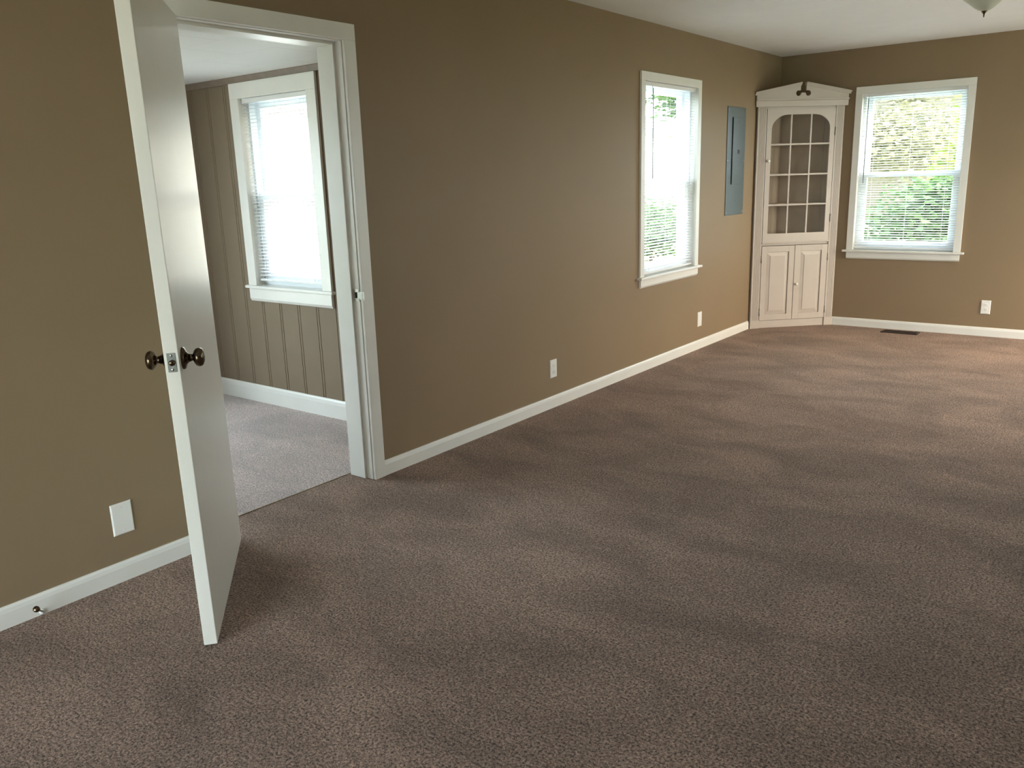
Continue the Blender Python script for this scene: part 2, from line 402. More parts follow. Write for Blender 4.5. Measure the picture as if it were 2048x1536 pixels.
L(bm, -T-0.020, -T-0.0005, DY1+0.005, DY1+0.07, 0, 2.04, 0.002); L(bm, -T-0.020, -T-0.0005, DY0-0.07, DY0-0.005, 0, 2.04, 0.002)
L(bm, -T-0.020, -T-0.0005, DY0-0.07, DY1+0.07, DZ+0.007, 2.08, 0.002)
obj('casing', bm, M_trim, t)
bm = BM()
zc = 0.915
L(bm, -0.040, -0.004, DY1-0.0018, DY1, zc-0.029, zc-0.014, 0.0006); L(bm, -0.040, -0.004, DY1-0.0018, DY1, zc+0.014, zc+0.029, 0.0006)
L(bm, -0.040, -0.030, DY1-0.0018, DY1, zc-0.014, zc+0.014, 0.0006); L(bm, -0.014, 0.0, DY1-0.0018, DY1, zc-0.014, zc+0.014, 0.0006)
# curved lip of the strike that wraps onto the casing
L(bm, -0.002, 0.0195, DY1-0.0018, DY1+0.001, zc-0.020, zc+0.018, 0.0006); L(bm, 0.0182, 0.0200, DY1, DY1+0.011, zc-0.024, zc+0.018, 0.0006)
sk = obj('strike_plate', bm, M_steel, t); sk['label'] = 'steel strike plate on the latch side of the frame'
bm = BM(); L(bm, -0.030, -0.014, DY1-0.0008, DY1-0.0001, zc-0.014, zc+0.014, 0)
obj('latch_hole_shade', bm, M_dark, sk)  # thin dark tile drawn for the shade in the strike hole

# ------------------------------------------------------------------ the open door
hx, hy = 0.080, 1.815                     # visible face, hinge end
ang = math.atan2(1.285-1.815, 0.712-0.080)   # direction hinge -> latch
DW = 0.825; DT = 0.041
door = thing('door_1', (hx, hy, 0), ang, 'white flush slab door standing open into the room', 'door', kind='structure')
door.rotation_euler.x = 0.0062            # hangs slightly out of plumb
# local: x from hinge to latch, y: 0 = visible face, negative = back face
bm = BM(); add_box(bm, 0, DW, -DT, 0, 0.012, 2.022, 0.002)
obj('door_slab', bm, M_doorp, door)
bs = DW-0.060; kz = 0.932
def knob(sign):
    y = 0.0 if sign > 0 else -DT
    bm = BM(); add_lathe(bm, [(0, 0), (0.0335, 0.0), (0.034, 0.004), (0.031, 0.008), (0.021, 0.011), (0.0145, 0.016), (0.0115, 0.024), (0.0, 0.024)], (bs, y, kz), (0, sign, 0), 40)
    r = obj('rosette', bm, M_bronze, door); r['label'] = 'dark bronze round rosette'
    bm = BM(); add_lathe(bm, [(0, 0.012), (0.0125, 0.012), (0.0135, 0.018), (0.0115, 0.024), (0.0100, 0.028), (0.0125, 0.0315), (0.020, 0.034), (0.0262, 0.039), (0.0288, 0.046), (0.0278, 0.0525), (0.0238, 0.0580), (0.016, 0.0615), (0.008, 0.063), (0, 0.0633)], (bs, y, kz), (0, sign, 0), 40)
    k = obj('door_knob', bm, M_bronze, door); k['label'] = 'dark bronze round door knob'
knob(1); knob(-1)
bm = BM(); add_box(bm, DW-0.0005, DW+0.0012, -DT/2-0.0125, -DT/2+0.0125, kz-0.0285, kz+0.0285, 0.0005)
lp = obj('latch_plate', bm, M_pewter, door); lp['label'] = 'pewter latch plate on the door edge'
bm = BM(); add_lathe(bm, [(0, 0), (0.0085, 0), (0.0085, 0.006), (0.006, 0.0085), (0, 0.009)], (DW+0.001, -DT/2, kz), (1, 0, 0), 20)
obj('latch_bolt', bm, M_bronze, lp)
for dz in (-0.021, 0.021):
    bm = BM(); add_lathe(bm, [(0, 0), (0.004, 0), (0.0035, 0.0012), (0, 0.0014)], (DW+0.001, -DT/2, kz+dz), (1, 0, 0), 14)
    obj('screw', bm, M_steel, lp)
for hz in (0.22, 1.02, 1.80):
    bm = BM(); add_rod(bm, (-0.004, -DT-0.004, hz-0.045), (-0.004, -DT-0.004, hz+0.045), 0.006)
    add_box(bm, -0.0035, -0.001, -DT, -0.004, hz-0.044, hz+0.044)
    obj('hinge', bm, M_bronze, door)

# ------------------------------------------------------------------ windows
def make_window(name, loc, rot, w, h, label, cw=0.054, ch=0.056, ap=0.062, ext=0.030, depth=T, stool_out=0.045, blind_room=0.045):
    """local: x right, y into the wall, z up from the opening's sill"""
    r = thing(name, loc, rot, label, 'window', kind='structure')
    a, b = -w/2, w/2
    bm = BM()
    add_box(bm, a-cw, a+0.003, -0.018, -0.0005, 0.0, h-0.003, 0.002); add_box(bm, b-0.003, b+cw, -0.018, -0.0005, 0.0, h-0.003, 0.002)
    add_box(bm, a-cw, b+cw, -0.018, -0.0005, h-0.003, h+ch, 0.002)
    obj('casing', bm, M_trim, r)
    bm = BM(); add_box(bm, a-cw-ext, b+cw+ext, -stool_out, -0.0005, -0.018, 0.0, 0.004); add_box(bm, a+0.001, b-0.001, -0.004, blind_room+0.006, -0.012, 0.0)
    obj('stool', bm, M_trim, r)
    bm = BM(); add_poly(bm, [(-0.0005, -0.018), (-0.019, -0.018), (-0.019, -0.018-ap*0.8), (-0.010, -0.018-ap), (-0.0005, -0.018-ap)], 'x', a-cw+0.004, b+cw-0.004)
    obj('apron', bm, M_trim, r)
    bm = BM(); j = 0.009
    add_box(bm, a-j, a+0.001, 0.0, depth, -j, h+j); add_box(bm, b-0.001, b+j, 0.0, depth, -j, h+j); add_box(bm, a, b, 0.0, depth, h-0.001, h+j)
    add_box(bm, a, b, blind_room+0.006, depth+0.02, -j, 0.004)
    obj('jamb', bm, M_trim, r)
    # vinyl liner
    bm = BM(); l = 0.024; y0, y1 = blind_room, depth-0.008
    add_box(bm, a+0.001, a+l, y0, y1, 0.004, h-0.001, 0.001); add_box(bm, b-l, b-0.001, y0, y1, 0.004, h-0.001, 0.001)
    add_box(bm, a+l, b-l, y0, y1, h-l, h-0.001, 0.001); add_box(bm, a+l, b-l, y0, y1, 0.004, 0.004+l, 0.001)
    obj('window_frame', bm, M_vinyl, r)
    mid = h*0.487
    st = 0.046
    def sash(nm, z0, z1, ya, yb, top, bot):
        bm = BM(); A, B_ = a+l-0.002, b-l+0.002
        add_box(bm, A, A+st, ya, yb, z0, z1, 0.003); add_box(bm, B_-st, B_, ya, yb, z0, z1, 0.003)
        add_box(bm, A+st-0.002, B_-st+0.002, ya, yb, z1-top, z1, 0.003); add_box(bm, A+st-0.002, B_-st+0.002, ya, yb, z0, z0+bot, 0.003)
        s = obj(nm, bm, M_vinyl, r)
        bm = BM(); add_box(bm, A+st-0.006, B_-st+0.006, (ya+yb)/2-0.002, (ya+yb)/2+0.002, z0+bot-0.006, z1-top+0.006)
        obj('pane', bm, M_glass, s); return s
    sash('upper_sash', mid-0.018, h-l+0.004, y0+0.048, y1-0.004, 0.042, 0.036)
    lo = sash('lower_sash', 0.004+l-0.002, mid+0.020, y0+0.006, y0+0.040, 0.040, 0.052)
    bm = BM(); add_box(bm, -0.03, 0.03, y0+0.008, y0+0.040, mid+0.0205, mid+0.028, 0.002); add_rod(bm, (0, y0+0.02, mid+0.028), (0, y0+0.02, mid+0.036), 0.009)
    add_box(bm, -0.006, 0.028, y0+0.014, y0+0.026, mid+0.034, mid+0.040, 0.002)
    obj('sash_lock', bm, M_vinyl, r)
    return r

def make_blind(loc, rot, w, h, label, wand_x=None, wand_len=0.7, drop=0.02, tilt=10, group='white mini blinds inside the windows'):
    r = thing('window_blind', loc, rot, label, 'blind', group=None)
    a, b = -w/2+0.006, w/2-0.006
    y = 0.022
    bm = BM(); add_box(bm, a, b, y-0.013, y+0.013, h-0.030, h-0.003, 0.0015)
    obj('headrail', bm, M_slat, r)
    for sx in (a-0.002, b-0.024):
        bm = BM(); add_box(bm, sx, sx+0.026, y-0.016, y+0.015, h-0.033, h-0.0015, 0.001)
        obj('bracket', bm, M_slat, r)
    pitch = 0.0210; sw = 0.025
    zt = h-0.044; zb = drop+0.020
    n = int((zt-zb)/pitch)
    bm = BM(); ca, sa = math.cos(math.radians(tilt)), math.sin(math.radians(tilt))
    rnd = random.Random(int(w*1000))
    for i in range(n+1):
        z = zt-i*pitch
        pr = []
        for s, crown in ((-1, 0), (-0.5, 0.0014), (0, 0.0019), (0.5, 0.0014), (1, 0)):
            yy = s*sw/2
            pr.append((yy*ca - crown*sa, yy*sa + crown*ca))
        dz = rnd.uniform(-0.0006, 0.0006); dz2 = rnd.uniform(-0.0006, 0.0006)
        bb = bmesh.new(); th = 0.0004
        v = []
        for x, ddz in ((a+0.003, dz), (b-0.003, dz2)):
            up = [bb.verts.new((x, y+p, z+q+th+ddz)) for p, q in pr]; dn = [bb.verts.new((x, y+p, z+q-th+ddz)) for p, q in pr]
            v.append((up, dn))
        (u_, d_), (U, D_) = v
        for k in range(4):
            f = bb.faces.new((u_[k], u_[k+1], U[k+1], U[k])); f.smooth = True
            f = bb.faces.new((d_[k], D_[k], D_[k+1], d_[k+1])); f.smooth = True
        bb.faces.new((u_[0], U[0], D_[0], d_[0])); bb.faces.new((u_[4], d_[4], D_[4], U[4]))
        merge(bm, bb)
    obj('slats', bm, M_slat, r)
    bm = BM(); add_box(bm, a+0.002, b-0.002, y-0.012, y+0.012, drop, drop+0.014, 0.003)
    obj('bottom_rail', bm, M_slat, r)
    for k in (-0.36, 0.0, 0.36):
        bm = BM()
        for yy in (y-0.0135, y+0.0135): add_rod(bm, (k*w, yy, drop+0.01), (k*w, yy, h-0.03), 0.0008, 6)
        obj('ladder_cord', bm, M_slat, r)
    if wand_x is not None:
        bm = BM(); add_rod(bm, (wand_x, y-0.022, h-0.045), (wand_x, y-0.026, h-0.045-wand_len), 0.0036, 8)
        add_rod(bm, (wand_x, y-0.014, h-0.028), (wand_x, y-0.022, h-0.047), 0.0018, 8)
        wd = obj('tilt_wand', bm, M_wand, r); wd['label'] = 'thin grey tilt wand'
    return r

def window_at(name, q, wall, label, bl=None, **k):
    w_ = q['b']-q['a']; c = (q['a']+q['b'])/2; h = q['z1']-q['z0']
    cfg = {'left': ((0, c), PI/2), 'far': ((c, D), 0), 'side': ((c, Y2), 0), 'right': ((WX, c), -PI/2), 'back': ((c, BY), PI), 'sleft': ((X2, c), PI/2)}[wall]
    (x, y), rot = cfg
    r = make_window(name, (x, y, q['z0']), rot, w_, h, label, **k)
    if bl: make_blind((x, y, q['z0']), rot, w_, h, **bl)
    off = T+0.03
    p = {'left': (x-off, y), 'far': (x, y+off), 'side': (x, y+off), 'right': (x+off, y), 'back': (x, y-off), 'sleft': (x-off, y)}[wall]
    e = {'left': (0, -PI/2, 0), 'sleft': (0, -PI/2, 0), 'right': (0, PI/2, 0), 'far': (-PI/2, 0, 0), 'side': (-PI/2, 0, 0), 'back': (PI/2, 0, 0)}[wall]
    sz = (w_, h) if wall in ('far', 'side', 'back') else (h, w_)
    portal(p[0], p[1], (q['z0']+q['z1'])/2, sz[0], sz[1], e)
    return r
window_at('window_1', W1, 'left', 'white double-hung window in the left wall beyond the doorway',
          dict(label='white mini blind in the left wall window, grey wand hanging', wand_x=-0.28, wand_len=0.62, drop=0.012))
window_at('window_3', W3, 'far', 'white double-hung window in the far wall beside the corner cabinet',
          dict(label='white mini blind in the far wall window beside the corner cabinet', wand_x=-0.365, wand_len=0.72, drop=0.012))
window_at('window_2', W2, 'side', 'white double-hung window in the side room seen through the doorway',
          dict(label='white mini blind in the side room window seen through the doorway', wand_x=None, drop=0.03), cw=0.082, ch=0.090, ap=0.085, ext=0.020, stool_out=0.035)
window_at('added_window_4', WR, 'right', 'wide white window in the right wall, outside the picture, added for daylight')
window_at('added_window_5', WB2, 'back', 'wide white window in the back wall behind the camera, added for daylight')
window_at('added_window_7', WR2, 'right', 'white window in the right wall, outside the picture, nearer the camera, added for daylight')
window_at('added_window_6', WS2, 'sleft', 'white window in the side room left wall, hidden by the door, added for daylight')

# ------------------------------------------------------------------ corner cabinet
CA = (0.0, 7.385, 0.0); crot = math.atan2(0.579, 0.585)
cab = thing('corner_cabinet', CA, crot, 'tall cream-white corner cabinet with arched glass door and broken pediment', 'cabinet')
FY = 0.0   # face plane; +y goes into the corner
bm = BM()
# stiles behind pilasters, rails, sides, top, inner floor
add_box(bm, 0.022, 0.105, FY+0.002, FY+0.022, 0, 1.975); add_box(bm, 0.745, 0.826, FY+0.002, FY+0.022, 0, 1.975)
add_box(bm, 0.105, 0.745, FY+0.002, FY+0.022, 0.762, 0.786); add_box(bm, 0.105, 0.745, FY+0.002, FY+0.022, 1.955, 1.975)
add_box(bm, 0.105, 0.745, FY+0.004, FY+0.022, 0, 0.070)
add_poly(bm, [(0.03, 0.022), (0.82, 0.022), (0.42, 0.400)], 'z', 1.955, 1.972)
add_poly(bm, [(0.03, 0.022), (0.82, 0.022), (0.42, 0.400)], 'z', 0.768, 0.784)
add_poly(bm, [(0.03, 0.022), (0.82, 0.022), (0.42, 0.400)], 'z', 0.050, 0.068)
obj('carcass', bm, M_cab, cab)
bm = BM()
add_poly(bm, [(0.030, 0.022), (0.040, 0.022), (0.420, 0.385), (0.420, 0.400)], 'z', 0.02, 1.955)
add_poly(bm, [(0.822, 0.022), (0.812, 0.022), (0.420, 0.385), (0.420, 0.400)], 'z', 0.02, 1.955)
# vertical batten strips over the back boards
for f in (0.25, 0.5, 0.78):
    x_, y_ = 0.046+f*0.36, 0.030+f*0.345
    add_poly(bm, [(x_, y_-0.004), (x_+0.018, y_+0.013), (x_+0.014, y_+0.019), (x_-0.004, y_+0.002)], 'z', 0.784, 1.955)
    x2_ = 0.842-x_
    add_poly(bm, [(x2_, y_-0.004), (x2_-0.018, y_+0.013), (x2_-0.014, y_+0.019), (x2_+0.004, y_+0.002)], 'z', 0.784, 1.955)
bk = obj('back_panel', bm, M_cabin, cab)
for z in (1.645, 1.385, 1.118):
    bm = BM()
    pts = [(0.052, 0.030), (0.13, 0.034)]
    for i in range(13):                                  # scalloped front edge
        s = i/12; x_ = 0.16+s*0.52
        pts.append((x_, 0.075+0.045*math.cos(2*PI*s*1.0)*-1+0.03))
    pts += [(0.71, 0.034), (0.795, 0.030), (0.42, 0.378)]
    add_poly(bm, pts, 'z', z, z+0.014)
    obj('shelf', bm, M_cabin, cab)
# fluted pilasters
def pilaster(x0, x1):
    bm = BM(); n = 7; m = 0.011; fw_ = (x1-x0-2*m)/n; yb, yf = 0.002, -0.012
    pts = [(x0, yb), (x0, yf)]
    for i in range(n):
        c = x0+m+(i+0.5)*fw_; r_ = fw_*0.36
        for k in range(7):
            a_ = PI*k/6; pts.append((c-r_*math.cos(a_), yf+r_*0.8*math.sin(a_)))
    pts += [(x1, yf), (x1, yb)]
    add_poly(bm, pts, 'z', 0.075, 1.972)
    p = obj('pilaster', bm, M_cab, cab)
    bm = BM(); add_box(bm, x0-0.003, x1+0.003, -0.016, 0.002, 0, 0.075, 0.002)
    obj('plinth_block', bm, M_cab, cab)
pilaster(0.022, 0.103); pilaster(0.748, 0.826)
bm = BM(); add_box(bm, 0.108, 0.744, -0.004, 0.003, 0.001, 0.069, 0.001)
obj('base_board', bm, M_cab, cab)
# upper glazed door
bm = BM()
x0, x1, z0, z1 = 0.107, 0.743, 0.790, 1.955
gx0, gx1, gz0, gz1, R_ = 0.152, 0.698, 0.870, 1.905, 0.125
fy0, fy1 = -0.014, 0.006
arc = []
outer_l = [(x0, gz1-R_-0.02), (x0, z1), ((gx0+gx1)/2, z1)]
pts = [(x0, gz1-R_-0.02), (x0, z1), ((gx0+gx1)/2, z1), ((gx0+gx1)/2, gz1)]
for k in range(13):
    a_ = PI/2 + (PI/2)*k/12; pts.append((gx0+R_*1.25+R_*1.25*math.cos(a_), gz1-R_+R_*math.sin(a_)))
pts.append((gx0, gz1-R_-0.02)); add_poly(bm, pts, 'y', fy0, fy1)
mx_ = gx0+gx1
pts2 = [(x1, gz1-R_-0.02), (x1, z1), (mx_/2, z1), (mx_/2, gz1)]
for k in range(13):
    a_ = PI/2 - (PI/2)*k/12; pts2.append((gx1-R_*1.25+R_*1.25*math.cos(a_), gz1-R_+R_*math.sin(a_)))
pts2.append((gx1, gz1-R_-0.02)); add_poly(bm, pts2, 'y', fy0, fy1)
add_box(bm, x0, gx0, fy0, fy1, z0, gz1-R_-0.02); add_box(bm, gx1, x1, fy0, fy1, z0, gz1-R_-0.02)
add_box(bm, gx0, gx1, fy0, fy1, z0, gz0)
add_box(bm, x0-0.004, x1+0.004, -0.024, -0.004, 0.782, 0.793, 0.002)
ud = obj('glazed_door', bm, M_cab, cab)
bm = BM(); mw = 0.0065
for x_ in (0.334, 0.519): add_box(bm, x_-mw, x_+mw, -0.015, 0.004, gz0, gz1)
for z_ in (1.652, 1.389, 1.124): add_box(bm, gx0, gx1, -0.0155, 0.0045, z_-mw, z_+mw)
obj('muntins', bm, M_cab, ud)
bm = BM(); add_box(bm, gx0+0.001, gx1-0.001, 0.0065, 0.0085, gz0, gz1)
obj('pane', bm, M_cglass, ud)
def small_knob(x_, z_, par, s=1.0):
    bm = BM(); add_lathe(bm, [(0, 0), (0.007*s, 0), (0.006*s, 0.008), (0.011*s, 0.013), (0.0135*s, 0.019), (0.011*s, 0.025), (0.005*s, 0.028), (0, 0.0285)], (x_, -0.014, z_), (0, -1, 0), 20)
    obj('knob', bm, M_plate, par)
small_knob(0.128, 1.513, ud, 1.1)
for z_ in (1.755, 0.995):
    bm = BM(); add_rod(bm, (0.7455, -0.016, z_-0.035), (0.7455, -0.016, z_+0.035), 0.0045, 10); obj('hinge', bm, M_pewter, ud)
# lower raised-panel doors
def panel_door(x0, x1, px0, px1, hinge_x, knob_x=None):
    z0, z1, pz0, pz1 = 0.074, 0.758, 0.128, 0.704
    bm = BM(); ya, yb = -0.013, 0.002
    add_box(bm, x0, px0, ya, yb, z0, z1, 0.001); add_box(bm, px1, x1, ya, yb, z0, z1, 0.001)
    add_box(bm, px0, px1, ya, yb, pz1, z1, 0.001); add_box(bm, px0, px1, ya, yb, z0, pz0, 0.001)
    d = obj('panel_door', bm, M_cab, cab)
    b = bmesh.new(); s = 0.036
    o_ = [(px0, pz0), (px1, pz0), (px1, pz1), (px0, pz1)]; i_ = [(px0+s, pz0+s), (px1-s, pz0+s), (px1-s, pz1-s), (px0+s, pz1-s)]
    A = [b.verts.new((x, -0.001, z)) for x, z in o_]; B_ = [b.verts.new((x, -0.008, z)) for x, z in i_]
    E_ = [b.verts.new((x+(0.004 if k in (0, 3) else -0.004)*-0, -0.0115, z)) for k, (x, z) in enumerate(i_)]
    for k in range(4):
        j = (k+1) % 4
        b.faces.new((A[k], A[j], B_[j], B_[k])); b.faces.new((B_[k], B_[j], E_[j], E_[k]))
    b.faces.new(E_); bk_ = [b.verts.new((x, 0.001, z)) for x, z in o_]
    for k in range(4): b.faces.new((A[k], A[(k+1) % 4], bk_[(k+1) % 4], bk_[k]))
    b.faces.new(bk_[::-1])
    bm = BM(); merge(bm, b); obj('raised_panel', bm, M_cab, d)
    for z_ in (0.64, 0.15):
        bm = BM(); add_rod(bm, (hinge_x, -0.0145, z_-0.032), (hinge_x, -0.0145, z_+0.032), 0.004, 10); obj('hinge', bm, M_pewter, d)
    if knob_x: small_knob(knob_x, 0.403, d, 0.95)
panel_door(0.108, 0.4235, 0.157, 0.371, 0.1055)
panel_door(0.4285, 0.743, 0.486, 0.687, 0.7455, 0.452)
# frieze and broken pediment
bm = BM()
add_poly(bm, [(0.002, 1.973), (-0.024, 1.973), (-0.026, 2.020), (-0.040, 2.026), (-0.042, 2.034), (0.002, 2.034)], 'x', -0.002, 0.850)
add_box(bm, 0.001, 0.030, 0.002, 0.03, 1.973, 2.034); add_box(bm, 0.818, 0.845, 0.002, 0.02, 1.973, 2.034)
obj('frieze', bm, M_cab, cab)
bm = BM(); cx_ = 0.427
def half(s):
    """s=-1 left half, +1 right half of the gable board, outline in (x, z)"""
    e = 0.424*s; nx = 0.026*s; cc = 0.045*s; r_ = 0.024
    pts = [(cx_+e, 2.034), (cx_+e, 2.072), (cx_+nx, 2.150), (cx_+nx, 2.106)]
    a0 = 135 if s > 0 else 45
    for k in range(11):
        t_ = k/10
        if s > 0: a_ = math.radians(115 - t_*295)
        else: a_ = math.radians(65 + t_*295)
        pts.append((cx_+cc+r_*math.cos(a_), 2.082+r_*math.sin(a_)))
    pts += [(cx_+0.014*s, 2.086), (cx_, 2.086) , (cx_, 2.034)]
    return pts
for s in (-1, 1): add_poly(bm, half(s), 'y', -0.022, -0.002)
obj('pediment', bm, M_cab, cab)
bm = BM()
for s in (-1, 1):
    xa, za, xb, zb = cx_+0.442*s, 2.072, cx_+0.022*s, 2.150
    for (pro, up0, up1) in ((0.036, 0.008, 0.016), (0.044, 0.016, 0.024), (0.030, -0.004, 0.008)):
        b = bmesh.new(); vs = []
        for (x_, z_) in ((xa, za), (xb, zb)):
            vs.append([b.verts.new((x_, y_, z_+u_)) for y_, u_ in ((-pro, up0), (0.0, up0), (0.0, up1), (-pro, up1))])
        b.faces.new(vs[0]); b.faces.new(vs[1][::-1])
        for k in range(4): b.faces.new((vs[0][k], vs[1][k], vs[1][(k+1) % 4], vs[0][(k+1) % 4]))
        merge(bm, b)
obj('raking_cornice', bm, M_cab, cab)

# ------------------------------------------------------------------ breaker panel (left wall): local x -> +y
bp_ = thing('breaker_panel', (0, 6.975, 1.067), PI/2, 'tall grey metal electrical breaker panel set in the left wall', 'electrical panel')
bm = BM(); add_box(bm, -0.190, 0.190, -0.006, -0.0005, 0, 0.889, 0.002)
obj('cover', bm, M_panelmetal, bp_)
bm = BM(); add_box(bm, -0.085, 0.122, -0.0115, -0.0055, 0.256, 0.806, 0.0015)
pd = obj('panel_door', bm, M_panelmetal, bp_)
bm = BM(); add_rod(bm, (-0.088, -0.010, 0.262), (-0.088, -0.010, 0.80), 0.0045, 8)
obj('hinge', bm, M_black, pd)
bm = BM(); add_box(bm, 0.02, 0.062, -0.0135, -0.011, 0.508, 0.545, 0.001); add_box(bm, 0.036, 0.052, -0.016, -0.013, 0.518, 0.540, 0.001)
lt = obj('latch', bm, M_black, pd); lt['label'] = 'black slide latch'
bm = BM()
for dx in (-0.006, 0.006): add_box(bm, 0.028+dx-0.004, 0.028+dx+0.004, -0.0122, -0.0114, 0.764, 0.772)
add_box(bm, 0.020, 0.036, -0.0122, -0.0114, 0.776, 0.779)
obj('emblem', bm, M_black, pd)
for sx in (-0.172, 0.172):
    for sz in (0.022, 0.455, 0.862):
        bm = BM(); add_lathe(bm, [(0, 0), (0.0055, 0), (0.004, 0.003), (0, 0.0035)], (sx, -0.006, sz), (0, -1, 0), 12)
        obj('screw', bm, M_steel, bp_)

# ------------------------------------------------------------------ outlets and blank plates
def plate_base(r, w_, h_):
    bm = BM(); b = bmesh.new(); e = 0.004
    o_ = [(-w_/2, 0), (w_/2, 0), (w_/2, h_), (-w_/2, h_)]; i_ = [(-w_/2+e, e), (w_/2-e, e), (w_/2-e, h_-e), (-w_/2+e, h_-e)]
    A = [b.verts.new((x, -0.0005, z)) for x, z in o_]; M_ = [b.verts.new((x, -0.003, z)) for x, z in o_]; B_ = [b.verts.new((x, -0.0062, z)) for x, z in i_]
    for P_, Q_ in ((A, M_), (M_, B_)):
        for k in range(4): b.faces.new((P_[k], P_[(k+1) % 4], Q_[(k+1) % 4], Q_[k]))
    b.faces.new(B_); b.faces.new(A[::-1]); merge(bm, b)
    return obj('cover_plate', bm, M_plate, r)
def screw(r, x_, z_):
    bm = BM(); add_lathe(bm, [(0, 0), (0.0035, 0), (0.003, 0.0012), (0, 0.0015)], (x_, -0.006, z_), (0, -1, 0), 12); obj('screw', bm, M_plate, r)
def outlet(loc, rot, label):
    r = thing('wall_outlet', loc, rot, label, 'outlet', 'duplex wall outlets')
    plate_base(r, 0.072, 0.116); screw(r, 0, 0.058)
    for zc_ in (0.0385, 0.0775):
        bm = BM(); pts = []
        for k in range(20):
            a_ = 2*PI*k/20; pts.append((0.0172*math.cos(a_), zc_+max(-0.0125, min(0.0125, 0.0172*math.sin(a_)))))
        add_poly(bm, pts, 'y', -0.0078, -0.0058)
        f = obj('receptacle', bm, M_plate, r)
        bm = BM()
        for dx, hh in ((-0.0065, 0.0045), (0.0065, 0.0036)): add_box(bm, dx-0.0011, dx+0.0011, -0.0081, -0.0077, zc_+0.002-hh, zc_+0.002+hh)
        add_rod(bm, (0, -0.0077, zc_-0.008), (0, -0.0081, zc_-0.008), 0.0022, 10)
        obj('slot_shade', bm, M_dark, f)  # dark slips coloured as the shade inside the slots
    return r
def blank(loc, rot, label, w_=0.080, h_=0.122):
    r = thing('blank_wall_plate', loc, rot, label, 'wall plate', 'blank wall plates')
    plate_base(r, w_, h_); screw(r, 0, h_*0.87); screw(r, 0, h_*0.13)
outlet((0, 4.205, 0.193), PI/2, 'white wall outlet halfway along the left wall between doorway and window')
outlet((1.857, D, 0.190), 0, 'white wall outlet on the far wall right of the window')
blank((0, 1.381, 0.180), PI/2, 'blank white wall plate left of the open door')
blank((0, 6.341, 0.188), PI/2, 'small blank white wall plate below the left wall window near the cabinet', 0.076, 0.120)

# ------------------------------------------------------------------ door stop on the baseboard
ds = thing('door_stop', (0.013, 1.053, 0.012), 0, 'small white rod door stop with bronze tip screwed to the baseboard', 'door stop')
bm = BM(); add_lathe(bm, [(0, 0), (0.0095, 0), (0.0095, 0.003), (0.006, 0.008), (0, 0.008)], (0, 0, 0), (1, 0, 0), 20); obj('mount', bm, M_trim, ds)
bm = BM(); add_rod(bm, (0.005, 0, 0.001), (0.058, -0.035, 0.042), 0.0035, 12); obj('rod', bm, M_steel, ds)
bm = BM(); add_lathe(bm, [(0, 0), (0.007, 0), (0.0105, 0.004), (0.0105, 0.013), (0.008, 0.016), (0, 0.0165)], (0.056, -0.034, 0.0405), (0.053, -0.035, 0.041), 20)
tp = obj('tip', bm, M_bronze, ds); tp['label'] = 'dark bronze tip'

# ------------------------------------------------------------------ floor register
fr = thing('floor_register', (1.232, 7.826, 0.0), 0, 'dark brown metal floor register in the carpet below the far window', 'floor vent')
bm = BM(); w_, d_ = 0.150, 0.066
add_box(bm, -w_, w_, -d_, -d_+0.014, 0.0, 0.006, 0.001); add_box(bm, -w_, w_, d_-0.014, d_, 0.0, 0.006, 0.001)
add_box(bm, -w_, -w_+0.016, -d_, d_, 0.0, 0.006, 0.001); add_box(bm, w_-0.016, w_, -d_, d_, 0.0, 0.006, 0.001)
obj('frame', bm, M_vent, fr)
bm = BM()
for i in range(26):
    x_ = -w_+0.020+i*(2*w_-0.04)/25; add_box(bm, x_-0.0018, x_+0.0018, -d_+0.012, d_-0.012, 0.001, 0.005)
add_box(bm, -w_+0.014, w_-0.014, -0.003, 0.003, 0.001, 0.0052)
obj('louvers', bm, M_vent, fr)
bm = BM(); add_box(bm, -w_+0.01, w_-0.01, -d_+0.01, d_-0.01, 0.0002, 0.0012); obj('duct_shade', bm, M_dark, fr)  # thin dark sheet standing for the shade under the louvers

# ------------------------------------------------------------------ ceiling light
lt_ = thing('ceiling_light', (2.10, 5.07, H), 0, 'frosted glass bowl ceiling light with bronze finial', 'ceiling light')
bm = BM(); add_lathe(bm, [(0, 0), (0.075, 0), (0.075, -0.010), (0.050, -0.022), (0.014, -0.028), (0, -0.028)], seg=36); obj('canopy', bm, M_bronze, lt_)
bm = BM(); add_rod(bm, (0, 0, -0.02), (0, 0, -0.275), 0.006); obj('stem', bm, M_bronze, lt_)
bm = BM()
o_ = [(0.010, -0.262), (0.028, -0.258), (0.045, -0.246), (0.070, -0.224), (0.100, -0.200), (0.128, -0.176), (0.148, -0.150), (0.158, -0.125), (0.163, -0.112)]
add_lathe(bm, o_ + [(r_-0.005, h_+0.003) for r_, h_ in o_[::-1]], seg=48); obj('glass_bowl', bm, M_bowl, lt_)
bm = BM(); add_lathe(bm, [(0, -0.255), (0.013, -0.258), (0.014, -0.264), (0.008, -0.270), (0.004, -0.276), (0.0035, -0.286), (0.0015, -0.292), (0, -0.293)], seg=20); obj('finial', bm, M_bronze, lt_)
for k in range(3):
    a_ = 2*PI*k/3+math.radians(200)
    bm = BM(); add_rod(bm, (0.158*math.cos(a_), 0.158*math.sin(a_), -0.118), (0.175*math.cos(a_), 0.175*math.sin(a_), -0.118), 0.005)
    add_rod(bm, (0.170*math.cos(a_), 0.170*math.sin(a_), -0.118), (0.060*math.cos(a_), 0.060*math.sin(a_), -0.020), 0.0025, 8)
    obj('bowl_clip', bm, M_steel, lt_)

